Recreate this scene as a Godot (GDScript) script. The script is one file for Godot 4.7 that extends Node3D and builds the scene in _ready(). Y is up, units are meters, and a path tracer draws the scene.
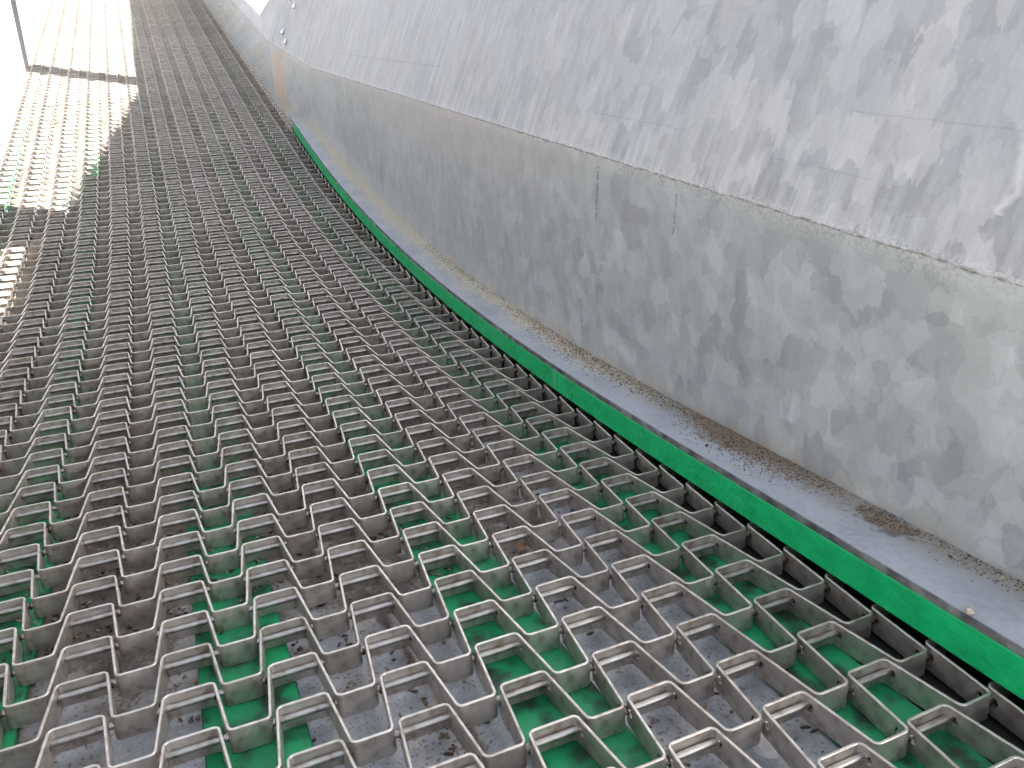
extends Node3D
# One unit of the layout is the cross pitch of the belt (50 mm). Layout axes: x to the wall, y along the belt, z up; Godot gets (x, z, -y) * S.
const S := 0.05
const PITCH := 0.67843          # from link to link
const LINK := 0.78142           # length of a link's legs
const H := 0.27                 # height of the flat wire
const TH := 0.030               # its thickness
const CREST_R := 0.444
const CREST_L := 0.9108
const TROUGH_L := 0.36257
const TROUGH_R := 0.99063
const COLS := 12
const BEND0 := 3.263            # the belt is level up to here, then bends up over this radius to this slope
const BEND_R := 107.389
const SLOPE := 0.26106
const X0 := 0.1084              # face of the hold-down strip
const X1 := 1.0137              # face of the wall
const ZB := 0.035
const ZT := 0.45
const JOINT := 35.66
const LEAN := 0.405
const TURN0 := 33.5             # the wall comes in to the belt between these two
const TURN1 := 39.2
const SEAM0 := 3.55
const SEAMK := 0.117
const LEFT := -12.6
const SUN := Vector3(5.0, 3.0, -3.4)

var rng := RandomNumberGenerator.new()
var taken := {}

func v3(x: float, y: float, z: float) -> Vector3:
	return Vector3(x, z, -y) * S

func prof(s: float) -> Vector3:      # y, z, slope at the distance s along the belt
	var a := clampf((s - BEND0) / BEND_R, 0.0, SLOPE)
	var over := maxf(0.0, s - BEND0 - BEND_R * SLOPE)
	return Vector3(minf(s, BEND0) + BEND_R * sin(a) + over * cos(SLOPE), BEND_R * (1.0 - cos(a)) + over * sin(SLOPE), a)

func on(x: float, s: float, n: float) -> Vector3:
	var q := prof(s)
	return v3(x, q.x - n * sin(q.z), q.y + n * cos(q.z))

func wall_x(y: float) -> float:
	return lerpf(X1, X0, clampf((y - TURN0) / (TURN1 - TURN0), 0.0, 1.0))

func seam_z(y: float) -> float:
	return SEAM0 + SEAMK * minf(y, TURN0) + 0.286 * clampf(y - TURN0, 0.0, TURN1 - TURN0) + 0.267 * maxf(0.0, y - TURN1)

func belt_z(y: float) -> float:
	var s := y
	for k in 4:
		s += y - prof(s).x
	return prof(s).y

func numbered(called: String) -> String:
	var n: int = taken.get(called, 0)
	taken[called] = n + 1
	return called if n == 0 else "%s_%03d" % [called, n]

func tag(o: Node, label: String, category: String, group := "", kind := "") -> void:
	o.set_meta("label", label)
	o.set_meta("category", category)
	if group:
		o.set_meta("group", group)
	if kind:
		o.set_meta("kind", kind)

func thing(called: String, label: String, category: String, group := "") -> Node3D:
	var o := Node3D.new()
	o.name = numbered(called)
	add_child(o)
	tag(o, label, category, group)
	return o

func obj(called: String, m: Mesh, mat: Material, parent: Node) -> MeshInstance3D:
	var o := MeshInstance3D.new()
	o.name = called if parent != self else numbered(called)
	o.mesh = m
	if mat:
		o.material_override = mat
	parent.add_child(o, true)
	return o

func begin() -> SurfaceTool:
	var st := SurfaceTool.new()
	st.begin(Mesh.PRIMITIVE_TRIANGLES)
	return st

# a quad whose corners run clockwise seen from the front, with a flat normal
func quad(st: SurfaceTool, a: Vector3, b: Vector3, c: Vector3, d: Vector3, uv := []) -> void:
	var n := (c - a).cross(b - a)
	if n.length() < 1e-12:
		n = (d - a).cross(c - a)
	n = n.normalized()
	var p := [a, b, c, d]
	for i in [0, 1, 2, 0, 2, 3]:
		st.set_normal(n)
		if uv:
			st.set_uv(uv[i])
		st.add_vertex(p[i])

func quadn(st: SurfaceTool, a: Vector3, b: Vector3, c: Vector3, d: Vector3, na: Vector3, nb: Vector3) -> void:   # normals na at a, d and nb at b, c
	var p := [a, b, c, d]
	var n := [na, nb, nb, na]
	var fl := (c - a).cross(b - a)
	var order := [0, 1, 2, 0, 2, 3]
	if fl.dot(na + nb) < 0.0:
		order = [0, 2, 1, 0, 3, 2]
	for i in order:
		st.set_normal(n[i])
		st.add_vertex(p[i])

func box(st: SurfaceTool, lo: Vector3, hi: Vector3) -> void:      # in layout axes
	var c := []
	for k in 8:
		c.append(v3(hi.x if k & 1 else lo.x, hi.y if k & 2 else lo.y, hi.z if k & 4 else lo.z))
	for f in [[4, 6, 7, 5], [0, 1, 3, 2], [0, 4, 5, 1], [2, 3, 7, 6], [0, 2, 6, 4], [1, 5, 7, 3]]:
		quad(st, c[f[0]], c[f[1]], c[f[2]], c[f[3]])

# a bar of constant section (points x, n; counter-clockwise seen looking along +y ... made two-sided safe by closing it) following the belt
func sweep(section: Array, s0: float, s1: float, steps: int, wobble := 0.0) -> ArrayMesh:
	var st := begin()
	var k := section.size()
	var nz := FastNoiseLite.new()
	nz.seed = 5
	nz.frequency = 0.35
	for i in steps:
		var sa := lerpf(s0, s1, pow(float(i) / steps, 1.6))
		var sb := lerpf(s0, s1, pow(float(i + 1) / steps, 1.6))
		var wa := nz.get_noise_1d(sa) * wobble
		var wb := nz.get_noise_1d(sb) * wobble
		for j in k:
			var p: Vector2 = section[j]
			var q: Vector2 = section[(j + 1) % k]
			var uv := [Vector2(sa, p.x), Vector2(sb, p.x), Vector2(sb, q.x), Vector2(sa, q.x)]
			quad(st, on(p.x, sa, p.y + wa), on(p.x, sb, p.y + wb), on(q.x, sb, q.y + wb), on(q.x, sa, q.y + wa), uv)
	for e in 2:
		var s := s0 if e == 0 else s1
		var w := nz.get_noise_1d(s) * wobble
		for j in range(1, k - 1):
			var tri := [section[0], section[j], section[j + 1]]
			if e == 1:
				tri.reverse()
			var a := on(tri[0].x, s, tri[0].y + w)
			var b := on(tri[1].x, s, tri[1].y + w)
			var c := on(tri[2].x, s, tri[2].y + w)
			var n := (c - a).cross(b - a).normalized()
			for pt in [a, b, c]:
				st.set_normal(n)
				st.set_uv(Vector2(s, 0))
				st.add_vertex(pt)
	return st.commit()

func rect(x0: float, x1: float, n0: float, n1: float, ch := 0.0) -> Array:    # clockwise looking along the belt
	if ch > 0.0:
		return [Vector2(x0 + ch, n0), Vector2(x0, n0 + ch), Vector2(x0, n1 - ch), Vector2(x0 + ch, n1), Vector2(x1 - ch, n1), Vector2(x1, n1 - ch), Vector2(x1, n0 + ch), Vector2(x1 - ch, n0)]
	return [Vector2(x0, n0), Vector2(x0, n1), Vector2(x1, n1), Vector2(x1, n0)]

# ---------------------------------------------------------------- materials

func noise(seed_: int, freq: float, type := FastNoiseLite.TYPE_SIMPLEX_SMOOTH, oct := 4) -> FastNoiseLite:
	var n := FastNoiseLite.new()
	n.seed = seed_
	n.noise_type = type
	n.frequency = freq
	n.fractal_octaves = oct
	if oct <= 1:
		n.fractal_type = FastNoiseLite.FRACTAL_NONE
	return n

func ntex(seed_: int, freq: float, cols: Array, at: Array, size := 512, type := FastNoiseLite.TYPE_SIMPLEX_SMOOTH, oct := 4) -> NoiseTexture2D:
	var t := NoiseTexture2D.new()
	t.width = size
	t.height = size
	t.seamless = true
	t.noise = noise(seed_, freq, type, oct)
	var g := Gradient.new()
	g.offsets = PackedFloat32Array(at)
	g.colors = PackedColorArray(cols)
	t.color_ramp = g
	return t

func bump(seed_: int, freq: float, strength: float, size := 512, oct := 4) -> NoiseTexture2D:
	var t := NoiseTexture2D.new()
	t.width = size
	t.height = size
	t.seamless = true
	t.as_normal_map = true
	t.bump_strength = strength
	t.noise = noise(seed_, freq, FastNoiseLite.TYPE_SIMPLEX_SMOOTH, oct)
	return t

func grey(a: float) -> Color:
	return Color(a, a, a)

func mat(c: Color, rough: float, metal := 0.0) -> StandardMaterial3D:
	var m := StandardMaterial3D.new()
	m.albedo_color = c
	m.roughness = rough
	m.metallic = metal
	return m

func tri(m: StandardMaterial3D, per_unit: float) -> StandardMaterial3D:     # textures laid in the world, so many repeats per layout unit
	m.uv1_triplanar = true
	m.uv1_world_triplanar = true
	m.uv1_scale = Vector3.ONE * per_unit / S
	return m

func wall_u(y: float) -> float:
	if y < -3.5:
		return (y + 3.5) * 0.2
	return log((y + 5.0) / 1.5) / log(46.5 / 1.5)

func u_wall(u: float) -> float:
	return exp(u * log(46.5 / 1.5)) * 1.5 - 5.0

func mix3(a: Vector3, b: Vector3, t: float) -> Vector3:
	return a.lerp(b, clampf(t, 0.0, 1.0))

# zinc: patches of crystals of slightly different grey, runs, dust and scratches; upper = the leaning plate
func zinc(upper: bool) -> StandardMaterial3D:
	var w := 1536
	var h := 768
	var cell := noise(11 if upper else 23, 1.7, FastNoiseLite.TYPE_CELLULAR, 1)
	cell.cellular_return_type = FastNoiseLite.RETURN_CELL_VALUE
	cell.cellular_jitter = 1.0
	cell.domain_warp_enabled = true
	cell.domain_warp_amplitude = 0.36
	cell.domain_warp_frequency = 1.0
	cell.domain_warp_fractal_octaves = 2
	cell.domain_warp_fractal_gain = 0.35
	var cell2 := noise(31 if upper else 47, 3.4, FastNoiseLite.TYPE_CELLULAR, 1)
	cell2.cellular_return_type = FastNoiseLite.RETURN_CELL_VALUE
	cell2.domain_warp_enabled = true
	cell2.domain_warp_amplitude = 0.2
	cell2.domain_warp_frequency = 3.0
	cell2.domain_warp_fractal_octaves = 2
	cell2.domain_warp_fractal_gain = 0.35
	var streak := noise(7 if upper else 9, 1.0, FastNoiseLite.TYPE_SIMPLEX_SMOOTH, 3)
	var fine := noise(3, 9.0, FastNoiseLite.TYPE_SIMPLEX_SMOOTH, 3)
	var broad := noise(19, 0.22, FastNoiseLite.TYPE_SIMPLEX_SMOOTH, 3)
	var data := PackedByteArray()
	data.resize(w * h * 3)
	var rdat := PackedByteArray()
	rdat.resize(w * h)
	var at := 0
	var ra := 0
	var lm := log(13.0)
	for r in h:
		var fr := (r + 0.5) / h
		var m := exp(fr * lm) - 1.0 if upper else 0.0
		for c in w:
			var y := u_wall((c + 0.5) / w)
			var z: float
			var t := 0.0
			if upper:
				z = m
			else:
				z = (1.0 - fr) * 8.5
			var seam := seam_z(y)
			var below := seam - z          # under the fold, lower plate
			var yy := y
			var st := 0.0
			var g := 0.0
			var far := clampf((y - 2.0) / 14.0, 0.0, 1.0)
			if upper:
				st = streak.get_noise_2d(yy * 3.2, z * 0.32)
				g = cell.get_noise_2d(yy * 1.7 + st * 0.3 + streak.get_noise_2d(yy * 9.0, z * 0.9) * 0.05, z * 1.1 + streak.get_noise_2d(yy * 2.5 + 60.0, z * 0.4) * 0.3)
				t = g * 0.105 + cell2.get_noise_2d(yy * 1.2 + st * .2, z * 0.8) * 0.07
				t = t * (1.0 - 0.65 * far) + st * (0.04 + 0.08 * far) + absf(streak.get_noise_2d(yy * 7.0 + 40.0, z * 0.5)) * 0.09 * (0.3 + far)
				var low := clampf(1.0 - z / 1.3, 0.0, 1.0)
				var run := streak.get_noise_2d(yy * 5.5 + 9.0, z * 0.3 + 4.0)
				t += (smoothstep(0.1, 0.5, run) * 0.09 - smoothstep(0.1, 0.5, -run) * 0.08) * low
			else:
				st = streak.get_noise_2d(yy * 2.6, z * 0.5)
				g = cell.get_noise_2d(yy * 1.9 + st * 0.15, z * 1.7 + streak.get_noise_2d(yy * 2.5 + 60.0, z * 0.8) * 0.25)
				t = g * 0.095 + cell2.get_noise_2d(yy * 1.2, z) * 0.07 + maxf(0.0, cell2.get_noise_2d(yy * 0.8 + 33.0, z * 0.7) - 0.72) * 0.35
				t = t * (1.0 - 0.5 * far) + st * (0.035 + 0.03 * far)
			t += fine.get_noise_2d(yy * 1.2, z * (0.5 if upper else 0.9)) * 0.035 + fine.get_noise_2d(yy * 4.0 + 11.0, z * 4.0) * 0.03 + broad.get_noise_2d(yy, z * 0.8) * 0.06
			var col := (Vector3(0.372, 0.368, 0.37) if upper else Vector3(0.385, 0.402, 0.415)) * (1.0 + t * 1.55)
			col += Vector3(0.010, 0.002, 0.0) * (g + broad.get_noise_2d(yy * 1.7, z * 1.7 + 70.0) * 2.5) if upper else Vector3(0.0, 0.004, 0.0) * g
			if not upper:
				# olive dust film under the fold, thinning downwards, and pale crust along it
				var film := clampf(1.0 - below / 2.6, 0.0, 1.0) * (0.55 + 0.6 * broad.get_noise_2d(yy * 2.2, z + 30.0))
				col = mix3(col, Vector3(0.40, 0.395, 0.345), film * 0.28)
				var rub := clampf(1.0 - absf(y - 15.0) / 10.0, 0.0, 1.0) * clampf(1.0 - below / 1.6, 0.0, 1.0)
				col = mix3(col, Vector3(0.47, 0.40, 0.36), rub * 0.45)
				var pit := fine.get_noise_2d(yy * 2.2 + 20.0, z * 2.2) - below * 1.6
				col *= 1.0 - 0.3 * smoothstep(0.30, 0.42, pit)
				var crust := clampf(1.0 - below / 0.26, 0.0, 1.0) * clampf(0.6 + 2.2 * fine.get_noise_2d(yy * 1.6, z * 1.6 + 5.0), 0.0, 1.0)
				col = mix3(col, Vector3(0.56, 0.55, 0.52), crust * 0.7)
				# two hairline cracks running down in the coating
				for k in [[6.75, 0.17, 1.15, 0.024], [4.35, 0.2, 0.85, 0.017]]:
					var cx: float = k[0] + (below - 0.2) * 0.14 + fine.get_noise_1d(z * 3.0) * 0.03
					if below > k[1] and below < k[2] and fine.get_noise_2d(3.0, z * 2.4) > -0.15 and absf(y - cx) < k[3]:
						col *= 0.45
				var rust := clampf(1.0 - absf(y - 38.2 - 0.5 * streak.get_noise_1d(z * 2.0)) / 1.3, 0.0, 1.0) * clampf((z - 5.2) / 0.8, 0.0, 1.0)
				col = mix3(col, Vector3(0.50, 0.34, 0.19), rust * (0.6 + 0.8 * streak.get_noise_2d(yy * 2.0, z)))
				var foot := z - 0.53 - belt_h(y)
				if foot < 0.5 and foot > -0.2:
					col = mix3(col, Vector3(0.47, 0.43, 0.36), (0.5 - foot) * 1.0 * clampf(0.6 + 2.0 * streak.get_noise_2d(yy * 1.5, 3.0), 0.0, 1.0))
			else:
				var chalk := clampf(1.0 - z / 0.13, 0.0, 1.0) * clampf(0.5 + 2.4 * fine.get_noise_2d(yy * 1.7, z * 1.7), 0.0, 1.0)
				col = mix3(col, Vector3(0.58, 0.57, 0.55), chalk * 0.6)
				var pit := fine.get_noise_2d(yy * 2.2 + 80.0, z * 2.2) - z * 2.5
				col *= 1.0 - 0.3 * smoothstep(0.30, 0.42, pit)
				# hairline scratches along the plate and a chalky run
				for k in [[0.62, 0.9, 2.6, 0.011], [1.35, -1.0, 1.6, 0.011], [0.72, 4.5, 7.5, 0.013], [1.0, 16.0, 30.0, 0.03]]:
					if y > k[1] and y < k[2] and absf(z - k[0] + 0.012 * (y - k[1]) + fine.get_noise_1d(y * 0.25) * 0.02) < k[3] * (0.5 + 0.5 * fine.get_noise_1d(y * 4.0 + 7.0) + 0.25):
						col *= 0.87
				var rx := y + 0.62 + 0.10 * sin(z * 2.3) + streak.get_noise_1d(z * 2.0) * 0.2
				if z > 0.55 and z < 1.75:
					col = mix3(col, Vector3(0.66, 0.62, 0.58), clampf(1.0 - absf(rx) / 0.075, 0.0, 1.0) * 0.6)
			for ch in 3:
				data[at + ch] = clampi(int(255.0 * pow(clampf(col[ch], 0.0, 1.0), 1.0 / 2.2)), 0, 255)
			at += 3
			rdat[ra] = clampi(int(255.0 * (0.5 + g * 0.07 + fine.get_noise_2d(yy * 2.0 + 50.0, z) * 0.1)), 0, 255)
			ra += 1
	var m2 := mat(Color.WHITE, 1.0, 0.25)
	m2.albedo_texture = ImageTexture.create_from_image(Image.create_from_data(w, h, false, Image.FORMAT_RGB8, data))
	m2.roughness_texture = ImageTexture.create_from_image(Image.create_from_data(w, h, false, Image.FORMAT_L8, rdat))
	return m2

# top of the ledge: bluish steel with dust and soil thickening towards the wall; u along s -4 to 36, v across
func ledge_material() -> StandardMaterial3D:
	var w := 2048
	var h := 96
	var fine := noise(71, 4.0, FastNoiseLite.TYPE_SIMPLEX_SMOOTH, 4)
	var broad := noise(72, 0.7, FastNoiseLite.TYPE_SIMPLEX_SMOOTH, 4)
	var data := PackedByteArray()
	data.resize(w * h * 3)
	var at := 0
	for r in h:
		var d := 0.92 * (1.0 - (r + 0.5) / h)          # distance from the wall
		for c in w:
			var s := -4.0 + 40.0 * (c + 0.5) / w
			var fx := fine.get_noise_2d(s * 1.6, d * 1.6)
			var b := broad.get_noise_2d(s, d * 1.2)
			var col := Vector3(0.36, 0.375, 0.405) * (1.0 + 0.16 * fx + 0.22 * b)
			col = mix3(col, Vector3(0.22, 0.21, 0.20), smoothstep(0.3, 0.6, fx + b * 0.4) * 0.3)
			var film := smoothstep(0.62, 0.12, d - b * 0.22 - fx * 0.12)
			col = mix3(col, Vector3(0.25, 0.235, 0.205), film * 0.85)
			var tan_ := clampf((s - 4.0) / 3.0, 0.0, 1.0)
			col = mix3(col, Vector3(0.52, 0.47, 0.36) * (1.0 + 0.25 * fx), tan_ * smoothstep(0.75, 0.2, d - fx * 0.25 - b * 0.2) * 0.8)
			var heap := clampf(1.0 - absf(s - 2.6) / 2.0, 0.0, 1.0)
			col = mix3(col, Vector3(0.15, 0.115, 0.085), heap * smoothstep(0.55, 0.15, d - fx * 0.25 - b * 0.3))
			var patch := 1.0 - Vector2((s + 0.12) / 0.5, (d - 0.24) / 0.24).length() + fx * 0.7
			col = mix3(col, Vector3(0.10, 0.085, 0.075), smoothstep(0.0, 0.55, patch) * 0.85)
			for ch in 3:
				data[at + ch] = clampi(int(255.0 * pow(clampf(col[ch], 0.0, 1.0), 1.0 / 2.2)), 0, 255)
			at += 3
	var m := mat(Color.WHITE, 0.55, 0.2)
	m.albedo_texture = ImageTexture.create_from_image(Image.create_from_data(w, h, false, Image.FORMAT_RGB8, data))
	m.uv1_scale = Vector3(1.0 / 40.0, 1.0 / 0.92, 1.0)
	m.uv1_offset = Vector3(0.1, -0.106 / 0.92, 0.0)
	return m

var heights := PackedFloat32Array()
func belt_h(y: float) -> float:        # belt_z from a table
	if heights.is_empty():
		for k in 600:
			heights.append(belt_z(k * 0.1 - 12.0))
	return heights[clampi(int((y + 12.0) * 10.0), 0, 599)]

# the pan under the belt: grey sheet with black specks and damp brown dirt; u along the belt from s -6 to 26, v across
func pan_material() -> StandardMaterial3D:
	var w := 1536
	var h := 768
	var spot := noise(61, 15.0, FastNoiseLite.TYPE_SIMPLEX_SMOOTH, 3)
	var soil := noise(62, 0.8, FastNoiseLite.TYPE_SIMPLEX_SMOOTH, 4)
	var cell := noise(63, 1.6, FastNoiseLite.TYPE_CELLULAR, 1)
	cell.cellular_return_type = FastNoiseLite.RETURN_CELL_VALUE
	cell.domain_warp_enabled = true
	cell.domain_warp_amplitude = 0.3
	cell.domain_warp_frequency = 1.6
	var data := PackedByteArray()
	data.resize(w * h * 3)
	var at := 0
	for r in h:
		var x := lerpf(1.2, -12.6, (r + 0.5) / h)
		for c in w:
			var s := -6.0 + 32.0 * (c + 0.5) / w
			var k := soil.get_noise_2d(x, s)
			var sp := spot.get_noise_2d(x, s)
			var col := Vector3(0.285, 0.29, 0.30) * (1.0 + 0.12 * cell.get_noise_2d(x, s) + 0.25 * k + 0.35 * sp)
			var cover := dirt_cover(x, s) + k * 0.9 + sp * 0.25
			col = mix3(col, Vector3(0.28, 0.24, 0.19), smoothstep(0.1, 0.55, cover) * 0.7)
			col = mix3(col, Vector3(0.075, 0.055, 0.04), smoothstep(0.38, 0.75, cover))
			if sp > 0.3:
				col = mix3(col, Vector3(0.06, 0.05, 0.045), 0.85 * smoothstep(0.38, 0.52, sp + 0.35 * clampf(k, -0.2, 1.0)))
			for ch in 3:
				data[at + ch] = clampi(int(255.0 * pow(clampf(col[ch], 0.0, 1.0), 1.0 / 2.2)), 0, 255)
			at += 3
	var m := mat(Color.WHITE, 0.55, 0.15)
	m.albedo_texture = ImageTexture.create_from_image(Image.create_from_data(w, h, false, Image.FORMAT_RGB8, data))
	m.uv1_scale = Vector3(1.0 / 32.0, 1.0, 1.0)
	m.uv1_offset = Vector3(6.0 / 32.0, 0.0, 0.0)
	return m

func dirt_cover(x: float, s: float) -> float:     # how much dirt lies on the pan, 0 to 1
	var a := clampf((s - 1.4 - 0.12 * (x + 5.0)) / 2.6, 0.0, 1.0) * clampf((-0.8 - x) / 2.0, 0.15, 1.0) * 0.95
	var line := clampf(1.0 - absf(x + 4.6 + 0.12 * (s - 1.0)) / 0.14, 0.0, 1.0) * clampf((s + 2.2) / 1.5, 0.0, 1.0)
	return clampf(maxf(a, line * 0.9), 0.0, 1.0)

# ---------------------------------------------------------------- the belt

# centre line of one link in the plane of the belt: (-x, t), t towards the camera; with the leg spans flagged
func link_mesh() -> ArrayMesh:
	var corner := []
	corner.append(Vector2(CREST_L - 1.30, 0.0))
	for j in range(-1, COLS):
		if j >= 0:
			corner.append(Vector2(TROUGH_R + j - 1.0, LINK))
			corner.append(Vector2(TROUGH_L + j, LINK))
			corner.append(Vector2(CREST_R + j, 0.0))
		corner.append(Vector2(CREST_L + j, 0.0))
	corner.append(Vector2(TROUGH_R + COLS - 1.0, LINK))
	corner.append(Vector2(TROUGH_R + COLS - 0.82, LINK))
	# stations: position, tangent; legs[i] true when the span i..i+1 is a leg
	var pos := [corner[0]]
	var tang := [Vector2(1, 0)]
	var legs := []
	var rad := 0.058
	for i in range(1, corner.size() - 1):
		var a: Vector2 = (corner[i] - corner[i - 1]).normalized()
		var b: Vector2 = (corner[i + 1] - corner[i]).normalized()
		var turn := a.angle_to(b)
		var cut := rad * tan(absf(turn) / 2.0)
		var p0: Vector2 = corner[i] - a * cut
		var side := 1.0 if turn > 0.0 else -1.0
		var centre := p0 + Vector2(-a.y, a.x) * rad * side
		legs.append(absf(a.y) > 0.5)
		for k in 6:
			var f := turn * k / 5.0
			pos.append(centre + (p0 - centre).rotated(f))
			tang.append(a.rotated(f))
			if k < 5:
				legs.append(false)
	legs.append(false)
	pos.append(corner[-1])
	tang.append(Vector2(1, 0))
	var st := begin()
	var zc := -0.118
	var ch := 0.007
	for i in pos.size() - 1:
		var cuts := [0.0, 1.0]
		var holes := [[], []]
		if legs[i]:
			var p: Vector2 = pos[i]
			var q: Vector2 = pos[i + 1]
			var ts := []
			for e in [0, 1]:
				for o in [[0.070, 0.012], [0.088, 0.044], [0.122, 0.044], [0.140, 0.012]]:
					ts.append([o[0] if e == 0 else LINK - o[0], o[1]])
			var list := [[0.0, 0.0], [1.0, 0.0]]
			for o in ts:
				list.append([(o[0] - p.y) / (q.y - p.y), o[1]])
			list.sort_custom(func(m, n): return m[0] < n[0])
			cuts = []
			holes = []
			for o in list:
				cuts.append(o[0])
				holes.append(o[1])
		for k in cuts.size() - 1:
			var pa: Vector2 = pos[i].lerp(pos[i + 1], cuts[k])
			var pb: Vector2 = pos[i].lerp(pos[i + 1], cuts[k + 1])
			var ta: Vector2 = tang[i] if not legs[i] else (pos[i + 1] - pos[i]).normalized()
			var tb: Vector2 = tang[i + 1] if not legs[i] else ta
			var na := Vector2(-ta.y, ta.x)
			var nb := Vector2(-tb.y, tb.x)
			var ha := 0.0
			var hb := 0.0
			var open := false
			if legs[i]:
				ha = holes[k]
				hb = holes[k + 1]
				open = ha > 0.0 and hb > 0.0 and k != 4
			for sd in [1.0, -1.0]:
				var oa: Vector2 = pa + na * sd * TH / 2.0
				var ob: Vector2 = pb + nb * sd * TH / 2.0
				var n3a: Vector3 = Vector3(-na.x, 0, na.y) * sd
				var n3b: Vector3 = Vector3(-nb.x, 0, nb.y) * sd
				if open:
					quadn(st, lp(oa, -ch), lp(ob, -ch), lp(ob, zc + hb), lp(oa, zc + ha), n3a, n3b)
					quadn(st, lp(oa, zc - ha), lp(ob, zc - hb), lp(ob, -H), lp(oa, -H), n3a, n3b)
				else:
					quadn(st, lp(oa, -ch), lp(ob, -ch), lp(ob, -H), lp(oa, -H), n3a, n3b)
				# chamfer of the top edge
				var ia: Vector2 = pa + na * sd * (TH / 2.0 - ch)
				var ib: Vector2 = pb + nb * sd * (TH / 2.0 - ch)
				quadn(st, lp(ia, 0), lp(ib, 0), lp(ob, -ch), lp(oa, -ch), (n3a + Vector3.UP).normalized(), (n3b + Vector3.UP).normalized())
			var la: Vector2 = pa + na * (TH / 2.0 - ch)
			var lb: Vector2 = pb + nb * (TH / 2.0 - ch)
			var ra: Vector2 = pa - na * (TH / 2.0 - ch)
			var rb: Vector2 = pb - nb * (TH / 2.0 - ch)
			quadn(st, lp(la, 0), lp(lb, 0), lp(rb, 0), lp(ra, 0), Vector3.UP, Vector3.UP)
			var l2: Vector2 = pa + na * TH / 2.0
			var l3: Vector2 = pb + nb * TH / 2.0
			var r2: Vector2 = pa - na * TH / 2.0
			var r3: Vector2 = pb - nb * TH / 2.0
			quadn(st, lp(l2, -H), lp(l3, -H), lp(r3, -H), lp(r2, -H), Vector3.DOWN, Vector3.DOWN)
			if open:
				for sg in [1.0, -1.0]:
					quadn(st, lp(l2, zc + ha * sg), lp(l3, zc + hb * sg), lp(r3, zc + hb * sg), lp(r2, zc + ha * sg), Vector3.UP * -sg, Vector3.UP * -sg)
	return st.commit()

func lp(p: Vector2, n: float) -> Vector3:
	return Vector3(-p.x, n, p.y) * S

func rod_mesh() -> ArrayMesh:
	var st := begin()
	var r := 0.035
	var xs := [0.42, 0.40, -12.05, -12.07]
	var rs := [0.02, r, r, 0.02]
	for i in 3:
		for k in 12:
			var a := TAU * k / 12.0
			var b := TAU * (k + 1) / 12.0
			var na := Vector3(0, cos(a), sin(a))
			var nb := Vector3(0, cos(b), sin(b))
			var o := Vector3(xs[i], 0, 0)
			var q := Vector3(xs[i + 1], 0, 0)
			quadn(st, (o + na * rs[i]) * S, (o + nb * rs[i]) * S, (q + nb * rs[i + 1]) * S, (q + na * rs[i + 1]) * S, na, nb)
	return st.commit()

# lumps of old grease and grit where the rod goes through the legs
func grime_mesh(seed_: int) -> ArrayMesh:
	var st := begin()
	var g := RandomNumberGenerator.new()
	g.seed = seed_
	for j in range(-1, COLS):
		for x in [-(CREST_R + j - 0.028), -(CREST_L + j + 0.028)]:
			if g.randf() < 0.12:
				continue
			lump(st, g, Vector3(x + g.randf_range(-0.012, 0.012), g.randf_range(-0.012, 0.006), g.randf_range(-0.006, 0.012)), Vector3(0.026, 0.052, 0.050) * g.randf_range(0.85, 1.15))
	return st.commit()

func lump(st: SurfaceTool, g: RandomNumberGenerator, at: Vector3, size: Vector3) -> void:
	var ring := []
	for i in 5:
		var row := []
		var th := PI * i / 4.0
		for k in 7:
			var ph := TAU * k / 7.0
			var j := g.randf_range(0.78, 1.15)
			row.append((at + Vector3(cos(th), sin(th) * cos(ph), sin(th) * sin(ph)) * size * j) * S)
		ring.append(row)
	for i in 4:
		for k in 7:
			var a: Vector3 = ring[i][k] if i > 0 else ring[0][0]
			var b: Vector3 = ring[i][(k + 1) % 7] if i > 0 else ring[0][0]
			var c: Vector3 = ring[i + 1][(k + 1) % 7] if i < 3 else ring[4][0]
			var d: Vector3 = ring[i + 1][k] if i < 3 else ring[4][0]
			var ct := at * S
			quadn(st, a, b, c, d, ((a + d) / 2 - ct).normalized(), ((b + c) / 2 - ct).normalized())

# ---------------------------------------------------------------- loose dirt

func crumb_mesh(seed_: int, flat: float) -> ArrayMesh:
	var st := begin()
	var g := RandomNumberGenerator.new()
	g.seed = seed_
	lump(st, g, Vector3.ZERO, Vector3(1.0, flat, 0.7))
	return st.commit()

func scatter(called: String, label: String, mesh: Mesh, m: Material, spots: Array) -> void:   # spots: [position, basis, colour]
	var mm := MultiMesh.new()
	mm.transform_format = MultiMesh.TRANSFORM_3D
	mm.use_colors = true
	mm.mesh = mesh
	mm.instance_count = spots.size()
	for i in spots.size():
		mm.set_instance_transform(i, Transform3D(spots[i][1], spots[i][0]))
		mm.set_instance_color(i, spots[i][2])
	var o := MultiMeshInstance3D.new()
	o.name = numbered(called)
	o.multimesh = mm
	o.material_override = m
	add_child(o)
	tag(o, label, "debris", "", "stuff")

func turned(size: float, stretch := 1.0) -> Basis:
	var b := Basis.from_euler(Vector3(rng.randf_range(-0.5, 0.5), rng.randf() * TAU, rng.randf_range(-0.5, 0.5)))
	return b * Basis.from_scale(Vector3(size * stretch, size, size))

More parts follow.
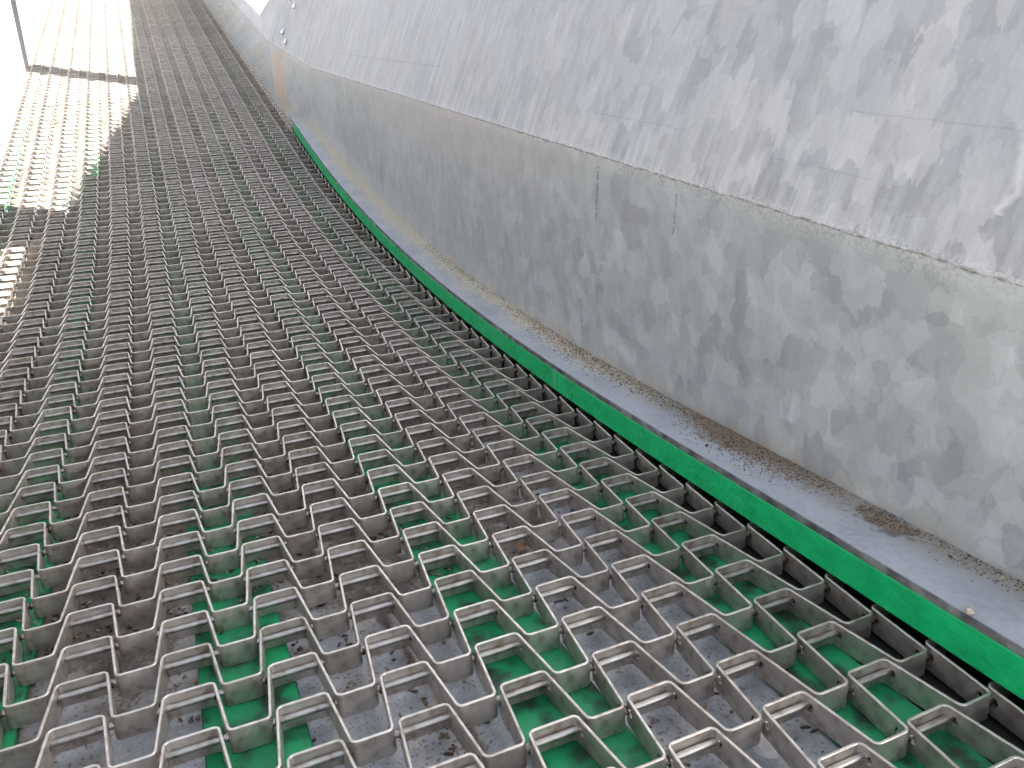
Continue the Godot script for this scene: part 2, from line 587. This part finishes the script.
func extrude(poly: PackedVector2Array, x: float, thick: float, st: SurfaceTool) -> void:     # polygon in (y, z), at the distance x
	var idx := Geometry2D.triangulate_polygon(poly)
	for i in range(0, idx.size(), 3):
		for sd in 2:
			var xx := x - thick / 2.0 if sd == 0 else x + thick / 2.0
			var p := []
			for k in 3:
				var q: Vector2 = poly[idx[i + k]]
				p.append(v3(xx, q.x, q.y))
			var want := Vector3(-1, 0, 0) if sd == 0 else Vector3(1, 0, 0)
			if (p[2] - p[0]).cross(p[1] - p[0]).dot(want) < 0.0:
				p = [p[0], p[2], p[1]]
			for pt in p:
				st.set_normal(want)
				st.add_vertex(pt)
	var cw := Geometry2D.is_polygon_clockwise(poly)
	for i in poly.size():
		var a: Vector2 = poly[i]
		var b: Vector2 = poly[(i + 1) % poly.size()]
		if not cw:
			var t := a
			a = b
			b = t
		quad(st, v3(x - thick / 2, a.x, a.y), v3(x + thick / 2, a.x, a.y), v3(x + thick / 2, b.x, b.y), v3(x - thick / 2, b.x, b.y))

func back(x: float, y: float, z: float) -> Vector2:       # where the sun ray that meets this spot crosses the unseen shading sheet
	var t := (x - LEFT) / SUN.x
	return Vector2(y - SUN.y * t, z - SUN.z * t)

func _ready() -> void:
	rng.seed = 77
	# camera
	var cam := Camera3D.new()
	cam.name = "camera"
	var f := Vector3(0.35433531, -0.32638646, -0.87630952)
	var r := Vector3(0.91786071, -0.05781349, 0.39266947)
	var u := Vector3(0.17882451, 0.94346673, -0.27909195)
	cam.transform = Transform3D(Basis(r, u, -f), v3(-6.0041877, -5.9676054, 5.2212263))
	cam.fov = rad_to_deg(2.0 * atan(384.0 / 799.38157))
	cam.near = 0.01
	cam.far = 400.0
	add_child(cam)
	cam.current = true
	# sky and exposure
	var env := Environment.new()
	env.background_mode = Environment.BG_SKY
	var sky := Sky.new()
	var ps := ProceduralSkyMaterial.new()
	ps.sky_top_color = Color(0.76, 0.795, 0.86)
	ps.sky_horizon_color = Color(0.95, 0.955, 0.96)
	ps.sky_curve = 0.22
	ps.ground_bottom_color = Color(0.42, 0.40, 0.37)
	ps.ground_horizon_color = Color(0.62, 0.61, 0.59)
	ps.sun_angle_max = 25.0
	sky.sky_material = ps
	env.sky = sky
	env.tonemap_mode = Environment.TONE_MAPPER_LINEAR
	env.background_energy_multiplier = 0.19
	env.tonemap_exposure = 11.6
	env.sdfgi_enabled = true
	env.ssao_enabled = true
	env.ssil_enabled = true
	var we := WorldEnvironment.new()
	we.name = "environment"
	we.environment = env
	add_child(we)
	# sun
	var sun := DirectionalLight3D.new()
	sun.name = "sun"
	sun.light_energy = 1.6
	sun.light_color = Color(1.0, 0.985, 0.96)
	sun.light_angular_distance = 0.5
	sun.shadow_enabled = true
	add_child(sun)
	sun.look_at_from_position(Vector3.ZERO, Vector3(SUN.x, SUN.z, -SUN.y), Vector3.UP)

	# materials
	var zinc_low := zinc(false)
	var zinc_high := zinc(true)
	var plain_zinc := tri(mat(Color.WHITE, 0.5, 0.25), 0.12)
	plain_zinc.albedo_texture = ntex(5, 0.02, [Color(0.64, 0.65, 0.66), Color(0.72, 0.72, 0.73), Color(0.78, 0.78, 0.79)], [0.0, 0.5, 1.0])
	var steels := []
	for k in 3:
		var m := tri(mat([Color(0.785, 0.758, 0.735), Color(0.755, 0.73, 0.706), Color(0.81, 0.784, 0.762)][k], 1.0, 0.84), 0.35)
		m.albedo_texture = ntex(81, 0.03, [Color(0.80, 0.76, 0.72), Color(0.93, 0.92, 0.91), Color(1, 1, 1)], [0.12, 0.4, 0.8])
		m.roughness_texture = ntex(82 + k, 0.025, [grey(0.33), grey(0.42), grey(0.6)], [0.1, 0.5, 0.9])
		steels.append(m)
	var rod_steel := tri(mat(Color(0.66, 0.65, 0.64), 1.0, 0.9), 0.3)
	rod_steel.albedo_texture = ntex(91, 0.03, [Color(0.72, 0.66, 0.60), Color(0.92, 0.91, 0.90), Color(1, 1, 1)], [0.15, 0.4, 0.8])
	rod_steel.roughness_texture = ntex(92, 0.03, [grey(0.34), grey(0.4), grey(0.5)], [0.1, 0.5, 0.9])
	var grease := tri(mat(Color.WHITE, 0.6, 0.2), 1.2)
	grease.albedo_texture = ntex(93, 0.04, [Color(0.10, 0.07, 0.05), Color(0.24, 0.18, 0.135), Color(0.40, 0.32, 0.25)], [0.1, 0.5, 0.9], 256)
	var green := tri(mat(Color.WHITE, 0.42), 0.2)
	green.albedo_texture = ntex(95, 0.02, [Color(0.01, 0.61, 0.36), Color(0.015, 0.66, 0.39), Color(0.03, 0.69, 0.41)], [0.15, 0.5, 0.9])
	green.normal_texture = bump(96, 0.06, 1.2)
	green.normal_enabled = true
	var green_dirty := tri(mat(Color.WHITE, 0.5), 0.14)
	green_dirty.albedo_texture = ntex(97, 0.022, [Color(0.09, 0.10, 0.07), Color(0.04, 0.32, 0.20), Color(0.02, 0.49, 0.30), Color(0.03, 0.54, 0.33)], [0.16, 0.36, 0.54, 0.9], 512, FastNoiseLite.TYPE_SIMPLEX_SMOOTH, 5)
	var pan_mat := pan_material()

	# ground
	var gm := tri(mat(Color.WHITE, 0.9), 0.02)
	gm.albedo_texture = ntex(101, 0.02, [Color(0.52, 0.52, 0.51), Color(0.58, 0.58, 0.57), Color(0.63, 0.63, 0.62)], [0.1, 0.5, 0.9])
	var gst := begin()
	box(gst, Vector3(-3000, -3000, -26), Vector3(3000, 4000, -25))
	var ground := obj("ground", gst.commit(), gm, self)
	ground.set_meta("kind", "structure")

	wall(zinc_low, zinc_high, plain_zinc)
	bed(pan_mat, green_dirty, plain_zinc)
	hold_downs(green)
	belt(steels, rod_steel, grease)
	left_side(plain_zinc)
	dirt()

# ---------------------------------------------------------------- builders

func wall(zinc_low: Material, zinc_high: Material, plain: Material) -> void:
	var w := thing("side_wall", "galvanised steel side wall, upright below and leaning outwards above a welded fold", "side wall")
	# lower plate: a slab from the ledge to the fold
	var st := begin()
	var ys := []
	for i in 91:
		ys.append(lerpf(-14.0, TURN0, i / 90.0))
	for i in range(1, 13):
		ys.append(lerpf(TURN0, TURN1, i / 12.0))
	for i in 24:
		ys.append(TURN1 + 64.0 * pow((i + 1) / 24.0, 1.5))
	var foot_z := func(y: float) -> float: return lerpf(-0.6, belt_z(y) + 0.13, clampf((y - 34.5) / 0.4, 0.0, 1.0))
	var n := ys.size() - 1
	for i in n:
		var ya: float = ys[i]
		var yb: float = ys[i + 1]
		var za := seam_z(ya)
		var zb := seam_z(yb)
		var xa := wall_x(ya)
		var xb := wall_x(yb)
		var uv := [Vector2(wall_u(ya), 1.0 - foot_z.call(ya) / 8.5), Vector2(wall_u(ya), 1.0 - za / 8.5), Vector2(wall_u(yb), 1.0 - zb / 8.5), Vector2(wall_u(yb), 1.0 - foot_z.call(yb) / 8.5)]
		quad(st, v3(xa, ya, foot_z.call(ya)), v3(xa, ya, za), v3(xb, yb, zb), v3(xb, yb, foot_z.call(yb)), [uv[0], uv[1], uv[2], uv[3]])
		quad(st, v3(xb + 0.1, yb, foot_z.call(yb)), v3(xb + 0.1, yb, zb), v3(xa + 0.1, ya, za), v3(xa + 0.1, ya, foot_z.call(ya)), [uv[3], uv[2], uv[1], uv[0]])
	obj("lower_plate", st.commit(), zinc_low, w)
	# upper plate leaning out
	st = begin()
	var dx := sin(LEAN)
	var dz := cos(LEAN)
	var lm := log(13.0)
	for i in n:
		var ya: float = ys[i]
		var yb: float = ys[i + 1]
		for k in 16:
			var ma := exp(lm * k / 16.0) - 1.0
			var mb := exp(lm * (k + 1) / 16.0) - 1.0
			var c := []
			for q in [[ya, ma], [ya, mb], [yb, mb], [yb, ma]]:
				c.append(v3(wall_x(q[0]) + 0.004 + dx * q[1], q[0], seam_z(q[0]) + dz * q[1] + 0.004))
			quad(st, c[0], c[1], c[2], c[3], [Vector2(wall_u(ya), log(1.0 + ma) / lm), Vector2(wall_u(ya), log(1.0 + mb) / lm), Vector2(wall_u(yb), log(1.0 + mb) / lm), Vector2(wall_u(yb), log(1.0 + ma) / lm)])
			var o := Vector3(0.1, -0.04, 0) * S
			quad(st, c[3] + o, c[2] + o, c[1] + o, c[0] + o, [Vector2.ZERO, Vector2.ZERO, Vector2.ZERO, Vector2.ZERO])
	obj("upper_plate", st.commit(), zinc_high, w)
	# the weld along the fold: an uneven bead
	st = begin()
	var nz := noise(201, 1.6, FastNoiseLite.TYPE_SIMPLEX_SMOOTH, 3)
	var prev := []
	var steps := 700
	for i in steps + 1:
		var y := -8.0 + (TURN1 + 8.0) * pow(float(i) / steps, 1.5)
		var rad := 0.017 + 0.014 * nz.get_noise_1d(y * 2.0) + 0.012 * nz.get_noise_1d(y * 9.0)
		rad = maxf(rad, 0.005)
		var ring := []
		for k in 7:
			var a := TAU * k / 7.0
			ring.append(v3(wall_x(y) + 0.006 + cos(a) * rad * 0.7, y, seam_z(y) + nz.get_noise_1d(y * 1.1 + 90.0) * 0.02 + sin(a) * rad))
		if prev:
			for k in 7:
				quad(st, prev[k], prev[(k + 1) % 7], ring[(k + 1) % 7], ring[k])
		prev = ring
	var weld := tri(mat(Color.WHITE, 0.75, 0.1), 0.9)
	weld.albedo_texture = ntex(202, 0.04, [Color(0.46, 0.44, 0.42), Color(0.56, 0.545, 0.53), Color(0.62, 0.61, 0.60), Color(0.74, 0.74, 0.73)], [0.2, 0.42, 0.6, 0.9], 256)
	obj("weld_bead", st.commit(), weld, w)
	# ledge over the hold-down strips
	obj("ledge", sweep(rect(X0 + 0.006, X1 + 0.02, ZT + 0.006, ZT + 0.100), -12.0, JOINT + 0.3, 130), ledge_material(), w)
	var worn := tri(mat(Color.WHITE, 0.5, 0.4), 0.2)
	worn.albedo_texture = ntex(204, 0.025, [Color(0.30, 0.30, 0.31), Color(0.43, 0.43, 0.44), Color(0.60, 0.60, 0.60)], [0.2, 0.5, 0.9], 512, FastNoiseLite.TYPE_SIMPLEX_SMOOTH, 5)
	obj("ledge_edge", sweep(rect(X0 - 0.006, X0 + 0.006, ZT + 0.004, ZT + 0.097, 0.005), -12.0, JOINT + 0.3, 130), worn, w)
	var joint := begin()
	box(joint, Vector3(X0 + 0.012, 6.99, ZB + 0.01 + belt_z(7.05)), Vector3(X0 + 0.3, 7.11, ZT + belt_z(7.05)))
	obj("joint_filler", joint.commit(), mat(Color(0.62, 0.60, 0.55), 0.8), w)
	obj("shade_web", sweep(rect(0.46, 0.52, -0.6, ZT), -12.0, JOINT + 0.3, 60), mat(Color(0.10, 0.10, 0.10), 0.8), w)  # added plate, coloured near-black to keep the gap behind the strips in shade
	# bolts through the flange
	var bolt_mat := mat(Color(0.84, 0.84, 0.85), 0.28, 0.9)
	var bm := begin()
	for i in 4:
		var a0 := PI / 2 * i / 4.0
		var a1 := PI / 2 * (i + 1) / 4.0
		for k in 12:
			var p0 := TAU * k / 12.0
			var p1 := TAU * (k + 1) / 12.0
			var q := []
			var nn := []
			for e in [[a0, p0], [a0, p1], [a1, p1], [a1, p0]]:
				var d := Vector3(cos(e[0]) * cos(e[1]), cos(e[0]) * sin(e[1]), sin(e[0]))
				nn.append(d)
				q.append(Vector3(d.x * 0.145, d.y * 0.145, d.z * 0.1) * S)
			quadn(bm, q[0], q[1], q[2], q[3], nn[0], nn[2])
	for k in 12:
		var p0 := TAU * k / 12.0
		var p1 := TAU * (k + 1) / 12.0
		quadn(bm, Vector3(cos(p0) * 0.2, sin(p0) * 0.2, 0.012) * S, Vector3(cos(p1) * 0.2, sin(p1) * 0.2, 0.012) * S, Vector3(cos(p1) * 0.1, sin(p1) * 0.1, 0.02) * S, Vector3(cos(p0) * 0.1, sin(p0) * 0.1, 0.02) * S, Vector3(0, 0, 1), Vector3(0, 0, 1))
	var bolt := bm.commit()
	for q in [[37.1, 2.1], [37.8, 2.35], [37.7, 0.75], [37.05, 0.4], [37.1, 3.7], [37.8, 4.0]]:
		var o := obj("bolt", bolt, bolt_mat, w)
		o.position = v3(wall_x(q[0]) + 0.004 + dx * q[1], q[0], seam_z(q[0]) + dz * q[1])
		var slant := Vector3(X0 - X1, 0, -(TURN1 - TURN0)).normalized()
		var up := Vector3(dx, dz, 0).normalized()
		var nrm := up.cross(slant).normalized()
		if nrm.x > 0.0:
			nrm = -nrm
		o.basis = Basis(up.cross(nrm).normalized(), up, nrm).orthonormalized()

func hold_downs(green: Material) -> void:
	var cut := 7.05
	var a := obj("hold_down_strip", sweep(rect(X0, X0 + 0.42, ZB, ZT, 0.02), -12.0, cut - 0.03, 60), green, self)
	tag(a, "bright green plastic hold-down strip under the near part of the steel ledge", "plastic strip", "green hold-down strips")
	var b := obj("hold_down_strip", sweep(rect(X0 + 0.004, X0 + 0.42, ZB, ZT, 0.02), cut + 0.03, JOINT - 0.3, 90), green, self)
	tag(b, "bright green plastic hold-down strip from its butt joint to the ledge's far end", "plastic strip", "green hold-down strips")

func bed(pan_mat: Material, green: Material, plain: Material) -> void:
	var t := thing("conveyor_bed", "grey sheet metal bed under the wire belt with dirt lying on it", "conveyor bed")
	var top := -H - 0.095
	var st := begin()
	var n := 120
	for i in n:
		var sa := -14.0 + 118.0 * pow(float(i) / n, 1.5)
		var sb := -14.0 + 118.0 * pow(float(i + 1) / n, 1.5)
		quad(st, on(-12.2, sa, top), on(-12.2, sb, top), on(1.2, sb, top), on(1.2, sa, top), [Vector2(sa, 1), Vector2(sb, 1), Vector2(sb, 0), Vector2(sa, 0)])
		quad(st, on(1.2, sa, top - 0.06), on(1.2, sb, top - 0.06), on(-12.2, sb, top - 0.06), on(-12.2, sa, top - 0.06), [Vector2(sa, 0), Vector2(sb, 0), Vector2(sb, 1), Vector2(sa, 1)])
	obj("pan", st.commit(), pan_mat, t)
	obj("gap_shade_strip", sweep(rect(-0.34, 0.44, top + 0.004, top + 0.03), -13.0, 60.0, 60), mat(Color(0.06, 0.06, 0.06), 0.85), t)  # not a real part: near-black colour stands in for shade under the hold-downs
	obj("side_rail", sweep(rect(-12.32, -12.2, -1.6, -0.38), -14.0, 104.0, 60), plain, t)
	obj("side_rail", sweep(rect(1.25, 1.37, -1.6, -0.62), -14.0, 104.0, 60), plain, t)
	st = begin()
	for q in [[-12.3, 20.0], [1.3, 20.0], [-12.3, 70.0], [1.3, 70.0]]:
		var leg := begin()
		box(leg, Vector3(q[0] - 0.5, q[1] - 0.5, -25.0), Vector3(q[0] + 0.5, q[1] + 0.5, belt_z(q[1]) - 0.7))
		obj("leg", leg.commit(), plain, t)
	# a screw head in the pan near the hold-down
	var o := CylinderMesh.new()
	o.top_radius = 0.12 * S
	o.bottom_radius = 0.15 * S
	o.height = 0.05 * S
	o.radial_segments = 20
	var sc := obj("screw_head", o, mat(Color(0.8, 0.8, 0.8), 0.45, 0.6), t)
	sc.position = on(-1.90, -1.45, top + 0.025)
	# green strips that the belt slides on
	var names := ["nearest the galvanised wall", "second from the galvanised wall", "third from the galvanised wall", "fourth from the galvanised wall", "farthest from the galvanised wall, at the sunlit edge"]
	for k in 5:
		var v0: float = [0.42, 2.94, 5.67, 8.30, 10.93][k]
		var g := obj("wear_strip", sweep(rect(-v0 - 0.94, -v0, top + 0.004, -H - 0.012, 0.012), -13.0, 103.0, 110, 0.006), green, self)
		tag(g, "green plastic wear strip under the belt, " + names[k], "plastic strip", "green wear strips under the belt")

func belt(steels: Array, rod_steel: Material, grease: Material) -> void:
	var t := thing("conveyor_belt", "flat wire steel conveyor belt of zigzag links and cross rods climbing into the distance", "conveyor belt")
	var link := link_mesh()
	var rod := rod_mesh()
	var grimes := [grime_mesh(1), grime_mesh(2), grime_mesh(3)]
	for k in range(-7, 148):
		var s := k * PITCH
		var q := prof(s)
		var o := obj("link", link, steels[rng.randi() % 3], t)
		o.position = on(rng.randf_range(-0.008, 0.008), s + rng.randf_range(-0.006, 0.006), rng.randf_range(-0.006, 0.004))
		o.rotation = Vector3(q.z + rng.randf_range(-0.006, 0.006), rng.randf_range(-0.0012, 0.0012), 0)
		var d := obj("rod", rod, rod_steel, t)
		d.position = on(rng.randf_range(-0.02, 0.02), s - 0.053, -0.118 + rng.randf_range(-0.006, 0.006))
		d.rotation.x = q.z
		if k < 40:
			obj("grime", grimes[rng.randi() % 3], grease, d)

func left_side(plain: Material) -> void:
	# an unseen guard sheet, added on the left and outlined to cast the belt's shadows
	var low := [back(-5.9, 76.9, 15.9), back(-6.47, 47.5, 8.05), back(-6.597, 43.606, 7.011), back(-9.6, 27.18, 2.695)]
	var b1 := back(-11.58, 28.35, 2.97)
	var b2 := back(-11.116, 23.53, 1.93)
	var b3 := back(-10.484, 24.29, 2.08)
	var b4 := back(-10.52, 18.03, 1.02)
	var poly := PackedVector2Array([Vector2(-13.0, 16.8), Vector2(-3.0, 17.3), Vector2(14.0, 19.5), Vector2(31.5, 21.6), Vector2(35.3, 19.6), Vector2(120, 42.2), Vector2(120, low[0].y + 0.267 * (120 - low[0].x))])
	for q in low:
		poly.append(q)
	for q in [b1, Vector2(27.0, -1.5), Vector2(20.0, -1.5), b2, b3, b4, Vector2(13.0, -0.2), Vector2(5.0, 0.0), Vector2(-2.5, 0.6), Vector2(-13.0, 6.6)]:
		poly.append(q)
	var g := thing("shade_guard", "unseen grey guard sheet added left of the belt, shaped to cast the shadows on it", "guard")
	var st := begin()
	extrude(poly, LEFT, 0.1, st)
	obj("plate", st.commit(), plain, g)
	var p := begin()
	# its foot stands at the belt's edge; it leans outwards and towards the near end
	var foot := Vector3(-12.2, 51.7, 9.0)
	var run := (Vector3(5.7, -5.1, -1.35) * 1.25 - Vector3(5.0, 2.0, -3.4) * 1.22) * 1.6
	var sight := (foot + run * 0.3 - Vector3(-6.0, -5.97, 5.22)).normalized()
	var deep := (sight - run * (sight.dot(run) / run.length_squared())).normalized() * 0.55
	var side := run.cross(deep).normalized() * 0.11
	var head := foot + run
	var e := [foot - side - deep, foot + side - deep, foot + side + deep, foot - side + deep, head - side - deep, head + side - deep, head + side + deep, head - side + deep]
	for q in [[0, 1, 5, 4], [1, 2, 6, 5], [2, 3, 7, 6], [3, 0, 4, 7], [3, 2, 1, 0], [4, 5, 6, 7]]:
		quad(p, v3(e[q[0]].x, e[q[0]].y, e[q[0]].z), v3(e[q[1]].x, e[q[1]].y, e[q[1]].z), v3(e[q[2]].x, e[q[2]].y, e[q[2]].z), v3(e[q[3]].x, e[q[3]].y, e[q[3]].z))
	var post := obj("guard_strut", p.commit(), mat(Color(0.36, 0.36, 0.37), 0.6), self)
	tag(post, "flat grey steel strut rising from the left edge of the belt in the sun", "strut")

func dirt() -> void:
	var m := mat(Color.WHITE, 0.9)
	m.vertex_color_use_as_albedo = true
	var nz := noise(301, 0.9, FastNoiseLite.TYPE_SIMPLEX_SMOOTH, 3)
	var top := -H - 0.095
	var cols := [Color(0.05, 0.035, 0.025), Color(0.09, 0.065, 0.045), Color(0.15, 0.11, 0.075), Color(0.23, 0.17, 0.11), Color(0.34, 0.27, 0.19)]
	var spots := []
	var tries := 0
	while spots.size() < 13000 and tries < 300000:
		tries += 1
		var x := rng.randf_range(-12.2, 0.2)
		var s := -3.5 + 22.0 * pow(rng.randf(), 1.3)
		var c := dirt_cover(x, s) * 0.9 + nz.get_noise_2d(x, s) * 0.9 - 0.08
		if rng.randf() > clampf(c, 0.02, 1.0):
			continue
		var fr := fposmod(-x - 0.40, 2.632)
		if fr < 0.98 and rng.randf() < (0.95 if s < 2.5 else 0.55):
			continue
		var n := top + 0.012 if fr > 0.95 else -H
		spots.append([on(x, s, n), turned(rng.randf_range(0.008, 0.030), rng.randf_range(0.8, 2.2)), cols[rng.randi() % 5]])
	scatter("bed_debris", "brown and black crumbs of dirt scattered over the bed beneath the wire belt", crumb_mesh(1, 0.5), m, spots)
	# crumbs and dust on the ledge against the wall
	spots = []
	tries = 0
	while spots.size() < 9000 and tries < 200000:
		tries += 1
		var s := -2.6 + 20.0 * pow(rng.randf(), 1.5)
		var d := absf(rng.randfn(0.0, 0.27))
		if d > 0.8:
			continue
		var heap := clampf(1.0 - absf(s - 2.4) / 1.9, 0.0, 1.0) + 1.3 * clampf(1.0 - Vector2((s + 0.12) / 0.42, (d - 0.22) / 0.2).length(), 0.0, 1.0) + 0.4 * clampf(1.0 - absf(s - 7.0) / 3.5, 0.0, 1.0) + 0.10
		if rng.randf() > heap:
			continue
		var x := X1 - 0.01 - d * clampf(0.4 + heap, 0.4, 1.0)
		var size := rng.randf_range(0.004, 0.013) * (1.6 if rng.randf() < 0.06 else 1.0)
		spots.append([on(x, s, ZT + 0.103), turned(size, rng.randf_range(0.8, 1.8)), cols[rng.randi() % 5] if rng.randf() < 0.65 else Color(0.26, 0.20, 0.14)])
	scatter("ledge_debris", "brown crumbs of dirt gathered on the ledge at the foot of the wall", crumb_mesh(2, 0.6), m, spots)
	# single pieces one can tell apart
	var pale := tri(mat(Color.WHITE, 0.85), 2.0)
	pale.albedo_texture = ntex(305, 0.03, [Color(0.50, 0.42, 0.34), Color(0.66, 0.60, 0.52), Color(0.78, 0.74, 0.68)], [0.1, 0.5, 0.9], 128)
	for q in [[0.15, -1.72, 0.062, "pale tan stone chip lying on the outer edge of the ledge"], [0.90, -1.49, 0.036, "small pale stone chip near the foot of the wall"]]:
		var o := obj("stone_chip", crumb_mesh(int(q[2] * 1000), 0.45), pale, self)
		o.scale = Vector3.ONE * q[2]
		o.position = on(q[0], q[1], ZT + 0.10 + q[2] * 0.3)
		o.rotation.y = 0.9
		tag(o, q[3], "stone chip")
	var dark := mat(Color(0.12, 0.11, 0.12), 0.5)
	var seed_ := obj("seed", crumb_mesh(9, 0.6), dark, self)
	seed_.scale = Vector3.ONE * 0.03
	seed_.position = on(0.36, 2.6, ZT + 0.112)
	tag(seed_, "tiny dark seed lying alone in the middle of the ledge", "seed")
	# a curled dry leaf caught in the belt
	var st := begin()
	var lf := 10
	for i in lf:
		var a := float(i) / lf
		var b := float(i + 1) / lf
		for k in [-1.0, 1.0]:
			var wa: float = 0.11 * sin(PI * clampf(a, 0.02, 0.98)) * k
			var wb: float = 0.11 * sin(PI * clampf(b, 0.02, 0.98)) * k
			var pa := Vector3(a * 0.34 - 0.17, 0.05 * sin(a * 5.0), 0)
			var pb := Vector3(b * 0.34 - 0.17, 0.05 * sin(b * 5.0), 0)
			var ea := pa + Vector3(0, absf(wa) * 0.75, wa)
			var eb := pb + Vector3(0, absf(wb) * 0.75, wb)
			if k > 0:
				quad(st, pa * S, ea * S, eb * S, pb * S)
			else:
				quad(st, pb * S, eb * S, ea * S, pa * S)
	var brown := mat(Color(0.42, 0.31, 0.23), 0.75)
	brown.cull_mode = BaseMaterial3D.CULL_DISABLED
	var leaf := obj("fallen_leaf", st.commit(), brown, self)
	leaf.position = on(-2.56, 2.55, -0.22)
	leaf.scale = Vector3.ONE * 0.6
	leaf.rotation = Vector3(0.3, 0.6, 0.25)
	tag(leaf, "small curled brown leaf caught between two links of the belt", "leaf")
